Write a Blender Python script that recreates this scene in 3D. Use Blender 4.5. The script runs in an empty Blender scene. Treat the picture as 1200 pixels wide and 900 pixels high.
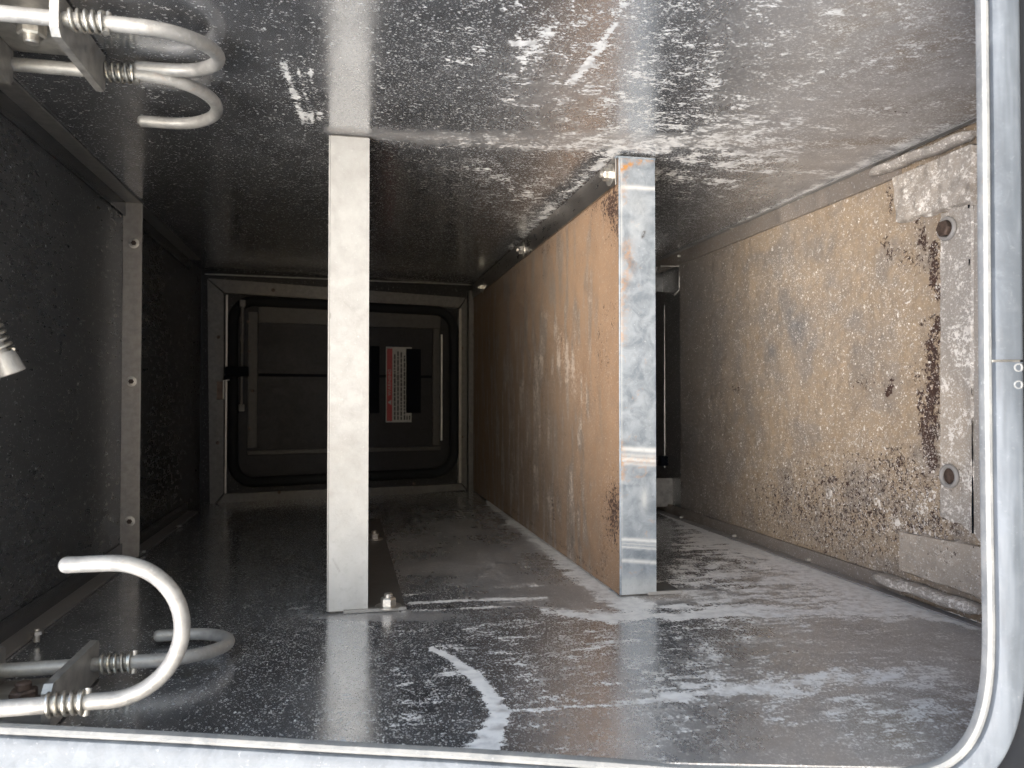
import bpy, bmesh, math, random
import numpy as np
from mathutils import Vector, Matrix
random.seed(3)
S = bpy.context.scene
C = S.collection

# ------------------------------------------------------------------ camera, sky, sun
# Everything is laid out in a "compartment frame": x = to the right in the photograph, y = into the
# compartment, z = towards the photograph's top edge.  The phone was turned on its side, so the real
# vertical is the photograph's left: world = (z, y, -x).
LIFT = 1.4
def W(p):
    p = np.asarray(p, float)
    return np.stack([p[..., 2], p[..., 1], LIFT - p[..., 0]], -1)
YAW, PIT, FPX = math.atan(195/900), math.radians(1.13), 900.0
FW = np.array([math.sin(YAW)*math.cos(PIT), math.cos(YAW)*math.cos(PIT), math.sin(PIT)])
RT = np.array([math.cos(YAW), -math.sin(YAW), 0.0])
UP = np.cross(RT, FW)
cam_d = bpy.data.cameras.new('camera'); cam = bpy.data.objects.new('camera', cam_d); C.objects.link(cam)
cam_d.sensor_width = 36; cam_d.lens = 27.0; cam_d.clip_start = 0.02; cam_d.clip_end = 3000
cam_d.dof.use_dof = True; cam_d.dof.focus_distance = 0.98; cam_d.dof.aperture_fstop = 13
def wdir(v): return Vector((v[2], v[1], -v[0]))
r_, u_, f_ = wdir(RT), wdir(UP), wdir(FW)
cam.matrix_world = Matrix(((r_.x, u_.x, -f_.x, 0), (r_.y, u_.y, -f_.y, 0), (r_.z, u_.z, -f_.z, LIFT), (0, 0, 0, 1)))
S.camera = cam

world = bpy.data.worlds.new('World'); S.world = world; world.use_nodes = True
wn = world.node_tree; bg = wn.nodes['Background']
sky = wn.nodes.new('ShaderNodeTexSky'); sky.sky_type = 'NISHITA'; sky.sun_disc = False
SUN_EL, SUN_AZ = math.radians(39), math.radians(180 + 14)
sky.sun_elevation = SUN_EL; sky.sun_rotation = SUN_AZ; sky.air_density = 1.3; sky.dust_density = 3.0
wn.links.new(sky.outputs[0], bg.inputs[0]); bg.inputs[1].default_value = 0.15
sun_d = bpy.data.lights.new('sun', 'SUN'); sun_d.energy = 1.5; sun_d.angle = math.radians(40); sun_d.color = (1, .98, .955)
sun = bpy.data.objects.new('sun', sun_d); C.objects.link(sun)
sdir = Vector((math.sin(SUN_AZ)*math.cos(SUN_EL), math.cos(SUN_AZ)*math.cos(SUN_EL), math.sin(SUN_EL)))
sun.rotation_euler = sdir.to_track_quat('Z', 'Y').to_euler()
vs = S.view_settings; vs.view_transform = 'Standard'; vs.look = 'None'; vs.gamma = 1; vs.exposure = 1.5
vs.use_curve_mapping = False
S.cycles.max_bounces = 7; S.cycles.diffuse_bounces = 4; S.cycles.glossy_bounces = 4
S.cycles.sample_clamp_indirect = 6.0; S.cycles.use_adaptive_sampling = True; S.cycles.adaptive_threshold = 0.03

# ------------------------------------------------------------------ pixel <-> place
def ray(px, py): return FW + (px-600)/FPX*RT - (py-450)/FPX*UP
def P(px, py, Z): return Z*ray(px, py)
def on(axis, val, px, py):
    r = ray(px, py); return r*(val/r[axis])
def on_plane(p0, n, px, py):
    r = ray(px, py); return r*(np.dot(p0, n)/np.dot(r, n))
def proj(p):
    p = np.asarray(p, float); z = np.maximum(p @ FW, 1e-3)
    return 600+FPX*(p @ RT)/z, 450-FPX*(p @ UP)/z

ZB = -0.2664; ZT = 0.3336; XL = -0.365; XR = 0.74
YL = float(P(408, 468, 0.96)[1])                     # plane of the two shelf lips
X1 = float(on(1, YL, 384, 468)[0]); X1b = float(on(1, YL, 432, 468)[0])
X2 = float(on(1, YL, 726, 468)[0]); X2b = float(on(1, YL, 768.5, 468)[0])
BL = P(243, 468, 1.98); BR = P(565, 468, 2.26)
BU = BR-BL; BU[2] = 0; BU /= np.linalg.norm(BU); BN = np.array([BU[1], -BU[0], 0.0])   # BN points to the camera
if BN[1] > 0: BN = -BN
FL = P(0, 468, 0.585); FR = P(1150, 468, 0.555)
FU = FR-FL; FU[2] = 0; FU /= np.linalg.norm(FU); FN = np.array([FU[1], -FU[0], 0.0])
if FN[1] > 0: FN = -FN

def yfr(x): return FL[1]+(np.asarray(x)-FL[0])*FU[1]/FU[0]       # depth of the opening's plane at x
# ------------------------------------------------------------------ noise and painting in python
def vn(x, y, s, seed=0):
    x = np.asarray(x)*s; y = np.asarray(y)*s
    xi = np.floor(x).astype(np.int64); yi = np.floor(y).astype(np.int64); fx = x-xi; fy = y-yi
    fx = fx*fx*(3-2*fx); fy = fy*fy*(3-2*fy)
    def h(a, b):
        v = np.sin(a*127.1+b*311.7+seed*74.7)*43758.5453; return v-np.floor(v)
    return (h(xi, yi)*(1-fx)+h(xi+1, yi)*fx)*(1-fy)+(h(xi, yi+1)*(1-fx)+h(xi+1, yi+1)*fx)*fy
def fbm(x, y, s, seed=0): return (vn(x, y, s, seed)+.5*vn(x, y, s*2.1, seed+1)+.25*vn(x, y, s*4.3, seed+2))/1.75
def stroke(px, py, pts, w, soft=1.0):
    """0..1 closeness to a polyline given in photo pixels; w = half width, single or per point"""
    best = np.zeros_like(px)
    ws = w if hasattr(w, '__len__') else [w]*len(pts)
    for k, ((ax, ay), (bx, by)) in enumerate(zip(pts[:-1], pts[1:])):
        dx, dy = bx-ax, by-ay; L = dx*dx+dy*dy+1e-6
        t = np.clip(((px-ax)*dx+(py-ay)*dy)/L, 0, 1)
        d = np.hypot(px-ax-t*dx, py-ay-t*dy)
        wt = ws[k]*(1-t)+ws[k+1]*t
        best = np.maximum(best, np.exp(-(d/wt)**2*soft))
    return best
def blob(px, py, cx, cy, rx, ry, p=2): return np.exp(-(np.abs((px-cx)/rx)**p+np.abs((py-cy)/ry)**p))
def sst(v, a, b):
    t = np.clip((v-a)/(b-a), 0, 1); return t*t*(3-2*t)

# ------------------------------------------------------------------ object helpers
def tag(o, label=None, cat=None, group=None, kind=None):
    if label: o['label'] = label
    if cat: o['category'] = cat
    if group: o['group'] = group
    if kind: o['kind'] = kind
    return o
def empty(name, p, label, cat, group=None):
    o = bpy.data.objects.new(name, None); C.objects.link(o); o.location = Vector(W(p)); o.empty_display_size = .02
    return tag(o, label, cat, group)
def world_loc(o):
    v = Vector((0, 0, 0))
    while o: v = v+o.location; o = o.parent
    return v
class MB:
    def __init__(s): s.v = []; s.f = []; s.sm = []
    def add(s, v, f, smooth=False):
        n = len(s.v); s.v += [tuple(float(c) for c in p) for p in v]
        s.f += [tuple(i+n for i in q) for q in f]; s.sm += [smooth]*len(f)
    def box(s, c, ax, ay, az, bev=0.0):
        """box with centre c and half-axis vectors; bev chamfers the edges"""
        c, ax, ay, az = [np.asarray(q, float) for q in (c, ax, ay, az)]
        bm = bmesh.new()
        bmesh.ops.create_cube(bm, size=2)
        L = [np.linalg.norm(q) for q in (ax, ay, az)]
        for v in bm.verts: v.co = Vector((v.co.x*L[0], v.co.y*L[1], v.co.z*L[2]))
        if bev: bmesh.ops.bevel(bm, geom=bm.edges[:], offset=min(bev, min(L)*.9), segments=2, affect='EDGES', profile=.6)
        bm.verts.ensure_lookup_table(); bm.normal_update()
        U = [q/max(l, 1e-9) for q, l in zip((ax, ay, az), L)]
        vs_ = [c+U[0]*v.co.x+U[1]*v.co.y+U[2]*v.co.z for v in bm.verts]
        s.add(vs_, [tuple(v.index for v in f.verts) for f in bm.faces]); bm.free()
    def aabox(s, x0, x1, y0, y1, z0, z1, bev=0.0):
        s.box(((x0+x1)/2, (y0+y1)/2, (z0+z1)/2), ((x1-x0)/2, 0, 0), (0, (y1-y0)/2, 0), (0, 0, (z1-z0)/2), bev)
    def tube(s, pts, r, n=16, cap=True, closed=False):
        pts = [np.asarray(p, float) for p in pts]; N = len(pts)
        rs = r if hasattr(r, '__len__') else [r]*N
        t = []
        for i in range(N):
            a = pts[i-1] if (i > 0 or closed) else pts[i]; b = pts[(i+1) % N] if (i < N-1 or closed) else pts[i]
            d = b-a; t.append(d/np.linalg.norm(d))
        up = np.array([0, 0, 1.0]) if abs(t[0][2]) < .9 else np.array([1.0, 0, 0])
        a = np.cross(t[0], up); a /= np.linalg.norm(a); V = []
        for i in range(N):
            a = a-t[i]*np.dot(a, t[i]); a /= np.linalg.norm(a); b = np.cross(t[i], a)
            for k in range(n):
                w = 2*math.pi*k/n; V.append(pts[i]+rs[i]*(math.cos(w)*a+math.sin(w)*b))
        F = []
        for i in range(N if closed else N-1):
            j = (i+1) % N
            for k in range(n): F.append((i*n+k, i*n+(k+1) % n, j*n+(k+1) % n, j*n+k))
        if cap and not closed:
            F.append(tuple(range(n))[::-1]); F.append(tuple((N-1)*n+k for k in range(n)))
        s.add(V, F, True)
    def prism(s, c, axis, r, h, n=6, bev=.12, rot=0.0):
        """n-sided head from c along axis, slightly chamfered at its free end"""
        axis = np.asarray(axis, float); axis /= np.linalg.norm(axis); c = np.asarray(c, float)
        up = np.array([0, 0, 1.0]) if abs(axis[2]) < .9 else np.array([1.0, 0, 0])
        a = np.cross(axis, up); a /= np.linalg.norm(a); b = np.cross(axis, a)
        V = []
        for (rr, hh) in ((r, 0), (r, h*(1-bev)), (r*(1-bev), h)):
            for k in range(n):
                w = 2*math.pi*k/n+rot; V.append(c+axis*hh+rr*(math.cos(w)*a+math.sin(w)*b))
        F = [tuple(range(n))[::-1]]
        for q in range(2):
            for k in range(n): F.append((q*n+k, q*n+(k+1) % n, (q+1)*n+(k+1) % n, (q+1)*n+k))
        F.append(tuple(2*n+k for k in range(n)))
        s.add(V, F, n > 10)
    def build(s, name, mat, parent=None, **kw):
        V = W(np.array(s.v)); base = world_loc(parent) if parent else Vector(V.mean(0))
        me = bpy.data.meshes.new(name)
        me.from_pydata([tuple(p) for p in (V-np.array(base))], [], s.f)
        me.polygons.foreach_set('use_smooth', s.sm); me.materials.append(mat)
        bm = bmesh.new(); bm.from_mesh(me); bmesh.ops.recalc_face_normals(bm, faces=bm.faces); bm.to_mesh(me); bm.free()
        for e in me.edges: pass
        o = bpy.data.objects.new(name, me); C.objects.link(o)
        if parent: o.parent = parent
        else: o.location = base
        if any(s.sm): me.set_sharp_from_angle(angle=math.radians(40))
        return tag(o, **kw)

def sheet(name, mat, origin, U, V, us, vs_, thick, paint=None, parent=None, disp=None, trim=False, **kw):
    """a slab: finely gridded front face (us x vs_ stations along U and V), skirt and back; front may carry stains"""
    origin, U, V = [np.asarray(q, float) for q in (origin, U, V)]
    Nn = np.cross(U, V); Nn /= np.linalg.norm(Nn)
    gu, gv = np.meshgrid(us, vs_, indexing='ij')
    pts = origin+gu[..., None]*U+gv[..., None]*V
    flat = pts.reshape(-1, 3)
    if trim:       # start at the opening's plane
        y0 = yfr(flat[:, 0])+.004; ya, yb_ = flat[:, 1].min(), flat[:, 1].max()
        flat[:, 1] = y0+(flat[:, 1]-ya)*(yb_-y0)/(yb_-ya)
    px, py = proj(flat)
    if disp is not None: flat = flat+Nn*disp(px, py, flat)[:, None]
    nu, nv = len(us), len(vs_)
    idx = np.arange(nu*nv).reshape(nu, nv)
    q = np.stack([idx[:-1, :-1], idx[1:, :-1], idx[1:, 1:], idx[:-1, 1:]], -1).reshape(-1, 4)
    ring = np.concatenate([idx[:, 0], idx[-1, 1:], idx[-2::-1, -1], idx[0, -2:0:-1]])
    back = flat[ring]-Nn*thick; nb = len(ring); base = nu*nv
    faces = q.tolist()
    for k in range(nb):
        k2 = (k+1) % nb; faces.append((int(ring[k2]), int(ring[k]), base+k, base+k2))
    faces.append(tuple(base+k for k in range(nb)))
    allv = np.concatenate([flat, back]); Wv = W(allv)
    loc = world_loc(parent) if parent else Vector(Wv.mean(0))
    me = bpy.data.meshes.new(name); me.from_pydata((Wv-np.array(loc)).tolist(), [], faces)
    if disp is not None:
        me.polygons.foreach_set('use_smooth', [True]*len(q)+[False]*(len(faces)-len(q)))
    me.materials.append(mat)
    col = np.zeros((len(allv), 4)); col[:, 3] = 1
    if paint is not None:
        rgb = np.clip(np.stack(np.broadcast_arrays(*paint(px, py, flat)), -1), 0, 1.6); col[:base, :3] = rgb
        col[base:, :3] = rgb[ring]
    at = me.attributes.new('stain', 'FLOAT_COLOR', 'POINT'); at.data.foreach_set('color', col.ravel())
    o = bpy.data.objects.new(name, me); C.objects.link(o)
    if parent: o.parent = parent
    else: o.location = loc
    return tag(o, **kw)

# ------------------------------------------------------------------ materials
class NT:
    def __init__(s, name):
        s.m = bpy.data.materials.new(name); s.m.use_nodes = True; s.t = s.m.node_tree
        s.b = s.t.nodes['Principled BSDF']; s.tc = s.t.nodes.new('ShaderNodeTexCoord')
    def n(s, typ, **kw):
        x = s.t.nodes.new(typ)
        for k, v in kw.items(): setattr(x, k, v)
        return x
    def link(s, a, b): s.t.links.new(a, b)
    def put(s, sock, v):
        if isinstance(v, bpy.types.NodeSocket): s.link(v, sock)
        elif v is not None: sock.default_value = v
    def math(s, op, a, b=None, c=None, clamp=False):
        x = s.n('ShaderNodeMath', operation=op, use_clamp=clamp)
        for i, v in enumerate((a, b, c)):
            if v is not None: s.put(x.inputs[i], v)
        return x.outputs[0]
    def mapping(s, scale, rot=(0, 0, 0), src=None):
        x = s.n('ShaderNodeMapping'); s.link(src or s.tc.outputs['Object'], x.inputs[0])
        x.inputs['Scale'].default_value = scale; x.inputs['Rotation'].default_value = rot; return x.outputs[0]
    def noise(s, scale, detail=3, rough=.6, vec=None, dist=0.0):
        x = s.n('ShaderNodeTexNoise'); x.inputs['Scale'].default_value = scale
        x.inputs['Detail'].default_value = detail; x.inputs['Roughness'].default_value = rough
        x.inputs['Distortion'].default_value = dist
        s.link(vec or s.tc.outputs['Object'], x.inputs['Vector']); return x.outputs[0]
    def ramp(s, v, a, b, lo=0.0, hi=1.0):
        x = s.n('ShaderNodeMapRange', interpolation_type='SMOOTHSTEP'); s.put(x.inputs[0], v)
        s.put(x.inputs[1], a); s.put(x.inputs[2], b); s.put(x.inputs[3], lo); s.put(x.inputs[4], hi); return x.outputs[0]
    def mix(s, f, a, b):
        x = s.n('ShaderNodeMix', data_type='RGBA'); s.put(x.inputs[0], f)
        for sock, v in ((x.inputs[6], a), (x.inputs[7], b)):
            s.put(sock, v if isinstance(v, bpy.types.NodeSocket) else (*v, 1)); 
        return x.outputs[2]
    def mixf(s, f, a, b):
        x = s.n('ShaderNodeMix', data_type='FLOAT'); s.put(x.inputs[0], f); s.put(x.inputs[2], a); s.put(x.inputs[3], b)
        return x.outputs[0]
    def bump(s, h, strength, dist=.001):
        x = s.n('ShaderNodeBump'); x.inputs['Strength'].default_value = strength; x.inputs['Distance'].default_value = dist
        s.link(h, x.inputs['Height']); s.link(x.outputs[0], s.b.inputs['Normal'])
    def out(s, color=None, rough=None, metal=None, spec=None):
        s.put(s.b.inputs['Base Color'], color if isinstance(color, bpy.types.NodeSocket) or color is None else (*color, 1))
        s.put(s.b.inputs['Roughness'], rough); s.put(s.b.inputs['Metallic'], metal)
        if spec is not None: s.b.inputs['Specular IOR Level'].default_value = spec
        return s.m

def coated(name, base=(.56, .58, .615), r0=.13, r1=.3, white=(.88, .88, .87), brown=((.19, .15, .115), (.31, .27, .23)),
           rust=((.016, .010, .008), (.07, .032, .02)), speck=330, aniso=(1, 1, 1), rot=(0, 0, 0), grain=.02, base_metal=1.0, bump=.12, streakmap=(1, .6, .12), rscale=210, tint=.2, pamp=2.6, pthr=.86, psolid=.95):
    """sheet metal that carries painted-on stains: R white residue, G brown dirt film, B rusty pits"""
    g = NT(name)
    at = g.n('ShaderNodeAttribute', attribute_name='stain'); sep = g.n('ShaderNodeSeparateColor'); g.link(at.outputs['Color'], sep.inputs[0])
    R, G, B = sep.outputs
    vec = g.mapping(aniso, rot)
    fine = g.noise(speck, 4, .65, vec, .3)
    mid = g.noise(34, 4, .6); big = g.noise(7, 3, .6)
    dens = g.math('MULTIPLY', R, g.ramp(mid, .28, .72, .62, 1.35))
    def flecks(scale, stretch, rot2, warp, k, r):
        nz = g.n('ShaderNodeTexNoise'); nz.inputs['Scale'].default_value = scale*.45; nz.inputs['Detail'].default_value = 3
        g.link(g.tc.outputs['Object'], nz.inputs['Vector'])
        va = g.n('ShaderNodeVectorMath', operation='SUBTRACT'); g.link(nz.outputs['Color'], va.inputs[0]); va.inputs[1].default_value = (.5, .5, .5)
        vb = g.n('ShaderNodeVectorMath', operation='SCALE'); g.link(va.outputs[0], vb.inputs[0]); vb.inputs['Scale'].default_value = warp/scale
        vc = g.n('ShaderNodeVectorMath', operation='ADD'); g.link(vb.outputs[0], vc.inputs[0]); g.link(g.tc.outputs['Object'], vc.inputs[1])
        mp = g.mapping(stretch, rot2, vc.outputs[0])
        vo = g.n('ShaderNodeTexVoronoi'); vo.inputs['Scale'].default_value = scale; g.link(mp, vo.inputs[0])
        sc_ = g.n('ShaderNodeSeparateColor'); g.link(vo.outputs['Color'], sc_.inputs[0])
        on_ = g.math('LESS_THAN', sc_.outputs[0], g.math('MULTIPLY', dens, k))
        rad = g.math('MULTIPLY_ADD', sc_.outputs[1], r*.8, r*.45)
        edge = g.math('DIVIDE', g.math('SUBTRACT', rad, vo.outputs['Distance']), .20, clamp=True)
        return g.math('MULTIPLY', g.math('MULTIPLY', on_, edge), g.math('MULTIPLY_ADD', g.math('POWER', sc_.outputs[2], 2.0), .82, .18))
    a3 = aniso
    f1 = flecks(speck*1.35, a3, rot, 3.0, 1.25, .46)
    f3_ = flecks(speck*2.3, a3, (rot[0]+1, rot[1], rot[2]+.3), 2.0, 1.5, .46)
    f2 = flecks(speck*.62, (a3[0]*1.0, a3[1]*1.5, a3[2]*1.3), (rot[0]+.5, rot[1]+.3, rot[2]+.7), 5.5, .42, .36)
    powder = g.math('DIVIDE', g.math('SUBTRACT', g.math('ADD', dens, g.math('ADD', g.math('MULTIPLY', g.math('SUBTRACT', fine, .5), 2.0), g.math('MULTIPLY', g.math('SUBTRACT', g.noise(170, 4, .7, g.mapping(streakmap), .4), .5), pamp))), pthr), .15, clamp=True)
    stn = g.noise(120, 4, .7, g.mapping((1, .8, .2)), .4)
    wob = g.math('ADD', g.math('MULTIPLY', g.math('SUBTRACT', fine, .5), 1.5), g.math('MULTIPLY', g.math('SUBTRACT', stn, .5), 1.35))
    solid = g.math('MULTIPLY', g.math('DIVIDE', g.math('SUBTRACT', g.math('ADD', R, wob), .98), .30, clamp=True), psolid)
    solid = g.math('MULTIPLY', solid, g.ramp(g.noise(speck*1.6, 2, .6), .36, .58, .55, 1.0))
    powder = g.math('MAXIMUM', powder, solid)
    sp = g.math('MAXIMUM', g.math('MAXIMUM', f1, g.math('MAXIMUM', f2, f3_)), powder)
    sp = g.math('MULTIPLY', sp, g.ramp(g.noise(85, 4, .65), .3, .6, .55, 1.0))
    filmv = g.math('MULTIPLY', g.math('MINIMUM', G, 1.0), g.ramp(g.noise(60, 5, .7), .25, .75, .75, 1.15), clamp=True)
    grime = g.ramp(mid, .4, .75, 0.0, .07)
    filmf = g.math('MAXIMUM', filmv, grime)
    rb = g.math('ADD', B, g.math('MULTIPLY', g.math('SUBTRACT', g.noise(rscale, 4, .7, None, .5), .5), 2.4))
    rm = g.math('DIVIDE', g.math('SUBTRACT', rb, .52), .09, clamp=True)
    rm = g.math('MULTIPLY', rm, g.ramp(B, .02, .12))
    bcol = g.mix(g.noise(22, 4, .65), brown[0], brown[1])
    bcol = g.mix(g.ramp(g.noise(speck*1.2, 3, .7), .35, .7), bcol, g.mix(.5, bcol, brown[1]))
    col = g.mix(g.ramp(big, .35, .7), base, tuple(min(1, c*1.18) for c in base))
    col = g.mix(filmf, col, bcol); 
    col = g.mix(rm, col, g.mix(g.noise(160, 3, .6), rust[0], rust[1]))
    col = g.mix(sp, col, g.mix(g.math('MULTIPLY', G, tint), white, brown[1]))
    cover = g.math('MAXIMUM', g.math('MAXIMUM', filmf, sp), rm)
    met = g.math('MULTIPLY', g.math('SUBTRACT', 1.0, cover), base_metal)
    rough = g.mixf(cover, g.ramp(g.noise(120, 4, .7, g.mapping((1, .25, 1))), .3, .7, r0, r1), .72)
    g.bump(g.math('ADD', g.math('MULTIPLY', sp, .5), g.math('SUBTRACT', g.math('MULTIPLY', fine, grain*8), g.math('MULTIPLY', rm, .9))), bump, .0012)
    return g.out(col, rough, met)

def galvanised(name, c0, c1, rust=0.0, rough=.5, metal=.55, streak=0.0, sill=0):
    g = NT(name)
    vo = g.n('ShaderNodeTexVoronoi'); vo.inputs['Scale'].default_value = 95; g.link(g.mapping((1, 1, 1)), vo.inputs[0])
    sc = g.n('ShaderNodeSeparateColor'); g.link(vo.outputs['Color'], sc.inputs[0])
    n1 = g.noise(45, 5, .7, None, .6); n2 = g.noise(260, 4, .7)
    f = g.math('ADD', g.math('MULTIPLY', sc.outputs[0], .22), g.math('MULTIPLY', g.ramp(n1, .3, .7), .78))
    col = g.mix(f, c0, c1)
    col = g.mix(g.ramp(n2, .6, .74, 0, .5), col, (.62, .63, .63))
    if rust:
        r = g.math('MULTIPLY', g.ramp(g.noise(38, 5, .75, None, 1.2), .60, .70), rust)
        col = g.mix(r, col, (.45, .22, .07))
    if sill:      # the sill side (towards the real ground) is darker and streaked
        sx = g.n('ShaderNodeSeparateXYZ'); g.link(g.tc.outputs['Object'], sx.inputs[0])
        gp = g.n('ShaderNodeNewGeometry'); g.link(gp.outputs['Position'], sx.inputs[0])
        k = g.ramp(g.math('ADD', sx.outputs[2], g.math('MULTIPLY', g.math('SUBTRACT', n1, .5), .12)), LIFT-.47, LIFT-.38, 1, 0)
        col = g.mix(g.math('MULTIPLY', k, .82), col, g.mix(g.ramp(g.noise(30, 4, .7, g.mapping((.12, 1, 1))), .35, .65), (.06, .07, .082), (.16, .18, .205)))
    if streak:
        at = g.n('ShaderNodeAttribute', attribute_name='stain'); sep = g.n('ShaderNodeSeparateColor'); g.link(at.outputs['Color'], sep.inputs[0])
        n3 = g.noise(150, 3, .6)
        w = g.math('MULTIPLY', sep.outputs[0], g.ramp(n3, .2, .5, .6, 1), clamp=True)
        col = g.mix(w, col, (.60, .61, .61))
        rr = g.math('MULTIPLY', sep.outputs[1], g.ramp(n3, .35, .6), clamp=True)
        col = g.mix(rr, col, (.42, .21, .07))
        dk = g.math('MULTIPLY', sep.outputs[2], g.ramp(n3, .35, .5), clamp=True)
        col = g.mix(dk, col, (.05, .035, .03))
    g.bump(g.math('ADD', n2, g.math('MULTIPLY', n1, 1.2)), .25, .0008)
    return g.out(col, g.ramp(n1, .3, .7, rough*.8, rough*1.2), metal)

def plain(name, col, rough=.5, metal=0.0, var=.25, scale=60, bump=.15, spec=None):
    g = NT(name); n = g.noise(scale, 4, .65); m = g.noise(scale*5, 3, .6)
    lo = tuple(c*(1-var) for c in col); hi = tuple(min(1, c*(1+var)) for c in col)
    g.bump(m, bump, .0006)
    return g.out(g.mix(g.ramp(n, .3, .7), lo, hi), g.ramp(n, .25, .75, rough*.8, min(1, rough*1.25)), metal, spec)

M = {}
M['side'] = coated('polished sheet with residue', speck=360, aniso=(1, .66, .85), r0=.07, r1=.17, pamp=1.6)
M['top'] = coated('polished sheet with specks', speck=340, aniso=(1, .8, .55), rot=(.5, .3, 0), r0=.08, r1=.19, pamp=1.3, pthr=.86, streakmap=(1, .7, .22))
M['leftw'] = coated('dull sheet', base=(.155, .154, .153), speck=260, r0=.16, r1=.24, bump=.02, base_metal=.65, brown=((.13, .126, .118), (.16, .155, .147)))
M['rightw'] = coated('dirt crusted sheet', base=(.19, .185, .185), r0=.35, r1=.55, speck=205, pamp=1.0, pthr=1.12, tint=.15, psolid=.0, white=(.82, .79, .75),
                     brown=((.175, .124, .08), (.365, .287, .20)), base_metal=.35, grain=.06, bump=.5, streakmap=(1, 1, 1), rscale=170)
M['shelf'] = coated('clay coated shelf', base=(.19, .155, .125), r0=.35, r1=.5, speck=300, aniso=(1, 1, 1),
                    brown=((.18, .108, .062), (.315, .207, .128)), white=(.46, .38, .31), base_metal=.15, grain=.06, bump=.35)
M['strip'] = coated('edge angle', base=(.36, .34, .32), r0=.25, r1=.4, speck=300, brown=((.16, .12, .09), (.22, .17, .13)))
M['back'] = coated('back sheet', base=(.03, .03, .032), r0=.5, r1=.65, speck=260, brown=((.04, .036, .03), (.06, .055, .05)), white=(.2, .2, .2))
M['backpale'] = plain('dull stiffener', (.055, .053, .052), .55, .4, .2, 90)
M['backrail'] = plain('dull far rail', (.12, .115, .11), .5, .35, .2, 90)
M['lipA'] = galvanised('satin lip', (.225, .222, .216), (.315, .311, .303), rough=.55, metal=.35, streak=1)
M['lipB'] = galvanised('galvanised lip', (.15, .178, .21), (.30, .332, .365), rust=.25, rough=.55, metal=.4, streak=1)
M['alu'] = plain('mill aluminium', (.62, .61, .59), .38, .75, .12, 90)
M['rib'] = plain('brushed rib', (.34, .315, .29), .42, .5, .15, 80)
M['hook'] = galvanised('satin hook tube', (.24, .236, .226), (.42, .412, .396), rough=.45, metal=.35, rust=.12)
M['spring'] = plain('spring wire', (.55, .53, .48), .32, .9, .2, 200)
M['steel'] = plain('zinc bolt', (.52, .50, .46), .36, .85, .2, 200)
M['rusty'] = plain('rusty nut', (.085, .06, .048), .6, .35, .4, 200, .5)
M['bracket'] = plain('bracket plate', (.40, .385, .36), .42, .7, .2, 90)
M['rubber'] = plain('black rubber', (.012, .013, .015), .8, 0, .3, 80, .15, .2)
M['black'] = plain('black plastic', (.004, .005, .008), .9, 0, .3, 90, .1, .1)
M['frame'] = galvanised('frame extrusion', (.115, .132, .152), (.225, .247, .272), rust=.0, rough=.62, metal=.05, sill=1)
M['bead'] = galvanised('frame lip', (.20, .207, .21), (.33, .33, .32), rust=.12, rough=.62, metal=.05)
M['shell'] = plain('outer shell', (.55, .55, .55), .6, .2)
M['crust'] = coated('crusted cleat', base=(.30, .29, .28), r0=.4, r1=.6, speck=240, white=(.74, .71, .67), pamp=1.6, pthr=.72, psolid=.6,
                    brown=((.26, .21, .165), (.42, .37, .31)), base_metal=.3)
M['red'] = plain('label red', (.30, .03, .035), .5, 0, .1)
M['white'] = plain('label white', (.30, .30, .29), .5, 0, .1)
M['ink'] = plain('label ink', (.03, .03, .035), .5, 0, .1)
M['brownlab'] = plain('brown tab', (.16, .11, .085), .6, .1, .3)

# ------------------------------------------------------------------ the five walls
def stations(a, b, d0, d1):
    v = [a]
    while v[-1] < b:
        t = (v[-1]-a)/(b-a); v.append(v[-1]+d0+(d1-d0)*t)
    v[-1] = b; return np.array(v)
YF = 0.36; YE = float(BR[1])+0.12
xs = np.linspace(XL, XR, 280); ys = stations(YF, YE, .0028, .008)

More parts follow.
